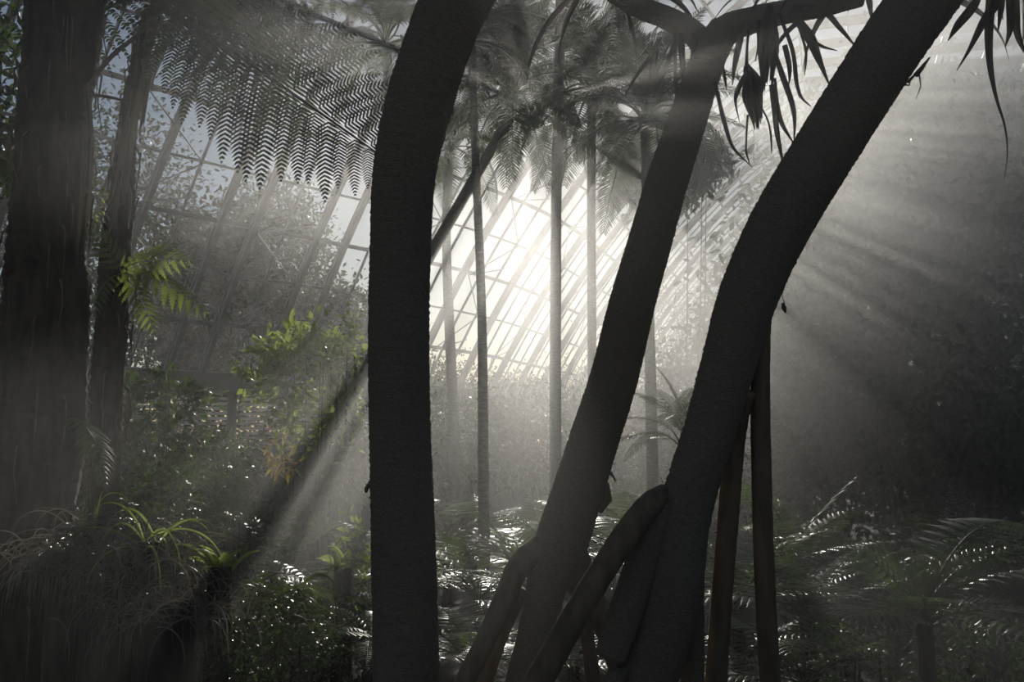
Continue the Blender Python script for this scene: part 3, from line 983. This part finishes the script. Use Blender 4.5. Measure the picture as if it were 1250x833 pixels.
def fern_px(label, px, py, Y, n, L, seed, el=(-.15, .75), mm=None, name='ground_fern', extra=(), azr=(0, 2 * math.pi)):
    c = at(px, py, Y)
    t = empty(name, (c.x, c.y, 0), label, 'fern', G3)
    mb = MB()
    mb.tube([(c.x, c.y, 0), (c.x + .02, c.y, c.z * .5), c], [.07, .06, .055], 10)
    local(mb, t).build('trunk', M['fibre'], t, True)
    crown(t, c, n, L, seed, mm or FERN, el, azr=azr)
    for (a, b, yy, mi, nrm) in extra:
        put_frond('frond', FERN[mi], c, at(a, b, yy), t, nrm, 1.1)
    return t


up = (0, -.25, 1)
fern_px('broad tree fern at right, long fronds sweeping both ways over the dark corner', 1128, 762, 6.8, 9, 1.0, 301, (.0, .5), extra=(
    (1035, 664, 6.6, 0, (-.5, -.5, .8)), (1215, 668, 6.9, 1, up), (1222, 700, 6.7, 1, up), (1190, 655, 7.2, 1, up), (1240, 735, 6.6, 0, up), (1150, 650, 7.4, 0, up), (1080, 660, 7.2, 1, up), (1035, 720, 6.4, 1, up), (1020, 755, 6.4, 0, up), (1245, 640, 7.6, 2, up)))
fern_px('tree fern with pale green frond tips beside the straight prop root', 985, 752, 7.6, 10, 1.0, 302, (-.1, .6), extra=(
    (950, 668, 7.4, 1, up), (1060, 665, 7.4, 0, up), (925, 700, 7.0, 1, up), (1050, 700, 7.2, 1, up), (1075, 735, 7.2, 1, up)))
fern_px('low fern with glinting fronds at foot of the straight prop root', 985, 835, 6.6, 12, .8, 303, (-.1, .6))
fern_px('sunlit tree fern right of the thick trunk, fronds edged with light', 585, 735, 9.5, 16, 1.0, 304, (-.25, .9))
fern_px('tree fern with erect yellow green fronds behind the arched prop root', 645, 730, 9.2, 14, .95, 305, (-.2, 1.0), extra=((625, 635, 9.6, 3, (0, -1, .2)), (655, 650, 9.6, 3, (0, -1, .2))))
fern_px('white glinting ground fern at the foot of the thick trunk', 575, 815, 7.6, 16, .8, 306, (-.1, .45))
fern_px('flat silvery fern left of the thick trunk foot', 450, 782, 8.0, 10, .6, 307, (-.1, .35), extra=((384, 762, 8.0, 3, (0, -.2, 1)), (400, 772, 7.4, 3, (0, -.2, 1)), (500, 765, 8.2, 3, (0, -.2, 1))))
fern_px('ground fern seen between the arched prop root and the leaning screw pine', 640, 815, 8.2, 14, .85, 308, (-.1, .5))
fern_px('ground fern behind the brown crossing root', 700, 822, 8.8, 14, .9, 309, (-.1, .6))
fern_px('misty tree fern between the two leaning screw pines', 775, 690, 10.0, 16, 1.15, 310, (-.2, .8))
fern_px('fern with bright frond tips right behind the prop root cone', 900, 745, 8.6, 15, 1.1, 311, (-.2, .9))
fern_px('fern low behind the stout screw pine root cone', 905, 822, 8.0, 14, .85, 312, (-.1, .6))
fern_px('hazy fern behind the thick lone trunk', 500, 720, 11.0, 14, 1.1, 313, (-.2, .8))
fern_px('dim fern deep in mist beyond the straight prop roots', 960, 690, 11.5, 14, 1.3, 314, (-.2, .9))
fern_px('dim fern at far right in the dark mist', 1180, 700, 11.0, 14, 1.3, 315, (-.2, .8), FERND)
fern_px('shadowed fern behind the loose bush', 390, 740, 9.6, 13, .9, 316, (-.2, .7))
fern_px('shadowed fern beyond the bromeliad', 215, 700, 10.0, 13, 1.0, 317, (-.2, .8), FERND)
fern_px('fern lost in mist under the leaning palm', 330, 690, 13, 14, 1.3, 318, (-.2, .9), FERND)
fern_px('fern in the bright mist under the tall pale palm', 680, 700, 13.5, 15, 1.4, 319, (-.2, .9))
fern_px('fern in the bright mist right of the tall pale palm', 745, 665, 15, 15, 1.5, 320, (-.2, .9))
fern_px('fern in the haze close behind the shadowy palm', 545, 670, 15, 15, 1.5, 321, (-.2, .9))

# ------------------------------------------------------------------ trees behind the mist at the right, and outside the glass
G4 = 'trees behind the mist'
for i, (px, py, Y, w, h, lab) in enumerate((
        (985, 430, 24, 230, 330, 'faint leafy tree right of the stout screw pine, sky glinting through it'),
        (1110, 480, 23, 300, 430, 'dark broad tree drowned in mist, second from the stout screw pine'),
        (1260, 430, 21, 340, 560, 'dark tree at far right edge drowned in mist'),
        (900, 520, 27, 200, 230, 'hazy tree behind the stout screw pine'),
        (815, 210, 22, 140, 95, 'hazy tree crown high between the two leaning screw pines'),
        (1120, 220, 27, 330, 260, 'tall faint tree crown high at right behind the bright haze'))):
    k = Y / FPX
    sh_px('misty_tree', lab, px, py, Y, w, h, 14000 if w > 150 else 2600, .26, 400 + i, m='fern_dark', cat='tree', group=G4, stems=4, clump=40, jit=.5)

G5 = 'trees outside the glass'
OUT = [(-40, 300, 40, 330, 300, 'eucalypt outside the glass at far left behind the shaggy trunk'),
       (120, 300, 37, 260, 330, 'eucalypt outside the glass behind the slender tree fern'),
       (250, 370, 36, 170, 230, 'dense bushy tree outside the glass with blue sky above it'),
       (330, 345, 40, 150, 240, 'tree outside the glass with ragged top among the rafters'),
       (410, 430, 44, 170, 160, 'low tree outside the glass behind the vine clad tree'),
       (540, 500, 62, 260, 110, 'low hazy tree outside the far glass behind the thick lone trunk'),
       (690, 500, 84, 200, 100, 'low hazy tree outside the far glass under the tall pale palm'),
       (850, 440, 100, 240, 200, 'hazy tree outside the far end between the leaning screw pines'),
       (1060, 430, 118, 260, 240, 'hazy tree outside the far end behind the right mist')]
for i, (px, py, Y, w, h, lab) in enumerate(OUT):
    sh_px('outdoor_tree', lab, px, py, Y, w, h, 14000, .26, 500 + i, m='outer', cat='tree', group=G5, stems=9, clump=110, jit=.4)

for i, (sv, hh) in enumerate(((-9, 3.3), (-6, 3.0), (-3, 3.4), (0, 2.6), (3, 3.1), (6, 3.3), (9, 3.5), (12.5, 3.6), (16, 3.4), (20, 3.6), (25, 3.5))):
    hh += .7
    p = wall_pt(sv, hh * .5, -3.0)
    shrub('hedge_bush', 'bushy hedge plant outside the louvre vents', p, 2.0, 1.5, hh * .6, 3600, .2, 600 + i, m='outer', cat='shrub', group='hedge outside the louvre vents', stems=5)

for i, (px, py, Y, w, h, lab) in enumerate((
        (500, 545, 21, 150, 130, 'misty bush behind the thick lone trunk under the far glass'),
        (585, 540, 23, 150, 120, 'misty bush behind the pale slender palm stem'),
        (665, 530, 25, 160, 130, 'misty bush behind the tall pale palm stem'),
        (745, 535, 23, 150, 140, 'misty bush right of the tall pale palm, before the far wall'),
        (830, 540, 22, 150, 150, 'misty bush seen between the two leaning screw pines'),
        (420, 560, 19, 150, 110, 'misty bush left of the thick trunk, below the climber'),
        (230, 575, 18, 200, 90, 'misty bush below the louvre vents'),
        (120, 570, 17, 160, 130, 'misty bush behind the slender tree fern trunk'))):
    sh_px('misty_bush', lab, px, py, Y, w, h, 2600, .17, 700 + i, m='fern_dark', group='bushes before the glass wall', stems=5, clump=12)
# ------------------------------------------------------------------ mist
def mist_mesh():
    mb = MB()
    ss = [-24, -18, -12, -6, 0, 4.5, 6, 7.5, 9, 10.5, 13, 25, 47.5]
    rows = []
    js = (0, 2, 4, 6, 8, 10, 13)
    for s in ss:
        rows.append([wall_pt(s, 0.01, .25), wall_pt(s, ZS, .25)] + [shell(s, j, .06) for j in js[1:]] + [shell2(s, j, .1) for j in reversed(js)])
    for r_ in rows:
        r_.append(Vector((r_[-1].x, r_[-1].y, .01)))
    n = len(rows[0])
    for r_ in rows: mb.v += [tuple(p) for p in r_]
    for i in range(len(rows) - 1):
        for j in range(n):
            a, b = i * n + j, i * n + (j + 1) % n
            mb.f.append((a, a + n, b + n, b))
    mb.f.append(tuple(range(n))); e = (len(rows) - 1) * n
    mb.f.append(tuple(e + j for j in reversed(range(n))))
    return mb
CLOUDS = [((10.5, 18, 7), (9, 9.5, 9), 84), ((1.6, 15.5, 3.9), (4.8, 10, 5), 19.0), ((-2.0, 6.0, 5.0), (2.4, 2.2, 1.5), 42.0), ((-3.6, 16.5, 7.2), (3, 4, 2.8), 16.0),
          ((-3.4, 6.5, 2.3), (2.4, 3, 1.2), 19.0), ((1.5, 5.0, 4.6), (3, 3, 1.6), 26.0), ((.2, 6.0, 2.0), (2.2, 1.6, 1.4), 16.0), ((-1.8, 9.5, 2.2), (1.6, 3.5, 1.8), 24.0),
          ((-2.4, 5.0, 1.5), (1.8, 1.6, 1.2), 22.0), ((2.4, 5.6, 1.5), (1.8, 1.4, 1.0), 28.0)]
m, n, l = mat('mist')
out = n.new('ShaderNodeOutputMaterial')
vs = n.new('ShaderNodeVolumeScatter')
vs.inputs['Color'].default_value = (1, 0.985, 0.965, 1)
# banks of thicker mist: slow noise times a few soft clouds placed in the hall
tc = n.new('ShaderNodeTexCoord')
nz = n.new('ShaderNodeTexNoise')
nz.inputs['Scale'].default_value = 0.16
nz.inputs['Detail'].default_value = 2.0
nz.inputs['Distortion'].default_value = 0.6
l.new(tc.outputs['Object'], nz.inputs['Vector'])
mr = n.new('ShaderNodeMapRange')
mr.inputs[1].default_value = 0.32; mr.inputs[2].default_value = 0.72
mr.inputs[3].default_value = 0.35; mr.inputs[4].default_value = 1.9
l.new(nz.outputs['Fac'], mr.inputs[0])
acc = mr.outputs[0]


def cloud(c, rad, amount, acc):
    sb = n.new('ShaderNodeVectorMath'); sb.operation = 'SUBTRACT'; sb.inputs[1].default_value = c
    dv = n.new('ShaderNodeVectorMath'); dv.operation = 'DIVIDE'; dv.inputs[1].default_value = rad
    ln = n.new('ShaderNodeVectorMath'); ln.operation = 'LENGTH'
    fa = n.new('ShaderNodeMapRange'); fa.interpolation_type = 'SMOOTHSTEP'
    fa.inputs[1].default_value = 1.0; fa.inputs[2].default_value = 0.0
    fa.inputs[3].default_value = 0.0; fa.inputs[4].default_value = amount
    l.new(tc.outputs['Object'], sb.inputs[0]); l.new(sb.outputs[0], dv.inputs[0]); l.new(dv.outputs[0], ln.inputs[0])
    l.new(ln.outputs['Value'], fa.inputs[0])
    ml = n.new('ShaderNodeMath'); ml.operation = 'MULTIPLY_ADD'; ml.inputs[2].default_value = 0
    ad = n.new('ShaderNodeMath'); ad.operation = 'ADD'
    l.new(fa.outputs[0], ml.inputs[0]); l.new(mr.outputs[0], ml.inputs[1])
    l.new(ml.outputs[0], ad.inputs[0]); l.new(acc, ad.inputs[1])
    return ad.outputs[0]


for c, rad, am in CLOUDS:
    acc = cloud(c, rad, am, acc)
md = n.new('ShaderNodeMath'); md.operation = 'MULTIPLY'; md.inputs[1].default_value = MIST_DENSITY
l.new(acc, md.inputs[0])
l.new(md.outputs[0], vs.inputs['Density'])
vs.inputs['Anisotropy'].default_value = MIST_G
l.new(vs.outputs[0], out.inputs['Volume'])
M['mist'] = m
mo = mist_mesh().build('mist', M['mist'])
_b = bmesh.new(); _b.from_mesh(mo.data); bmesh.ops.recalc_face_normals(_b, faces=_b.faces); _b.to_mesh(mo.data); _b.free()
tag(mo, 'pale drifting mist filling the glasshouse', 'mist', kind='stuff')
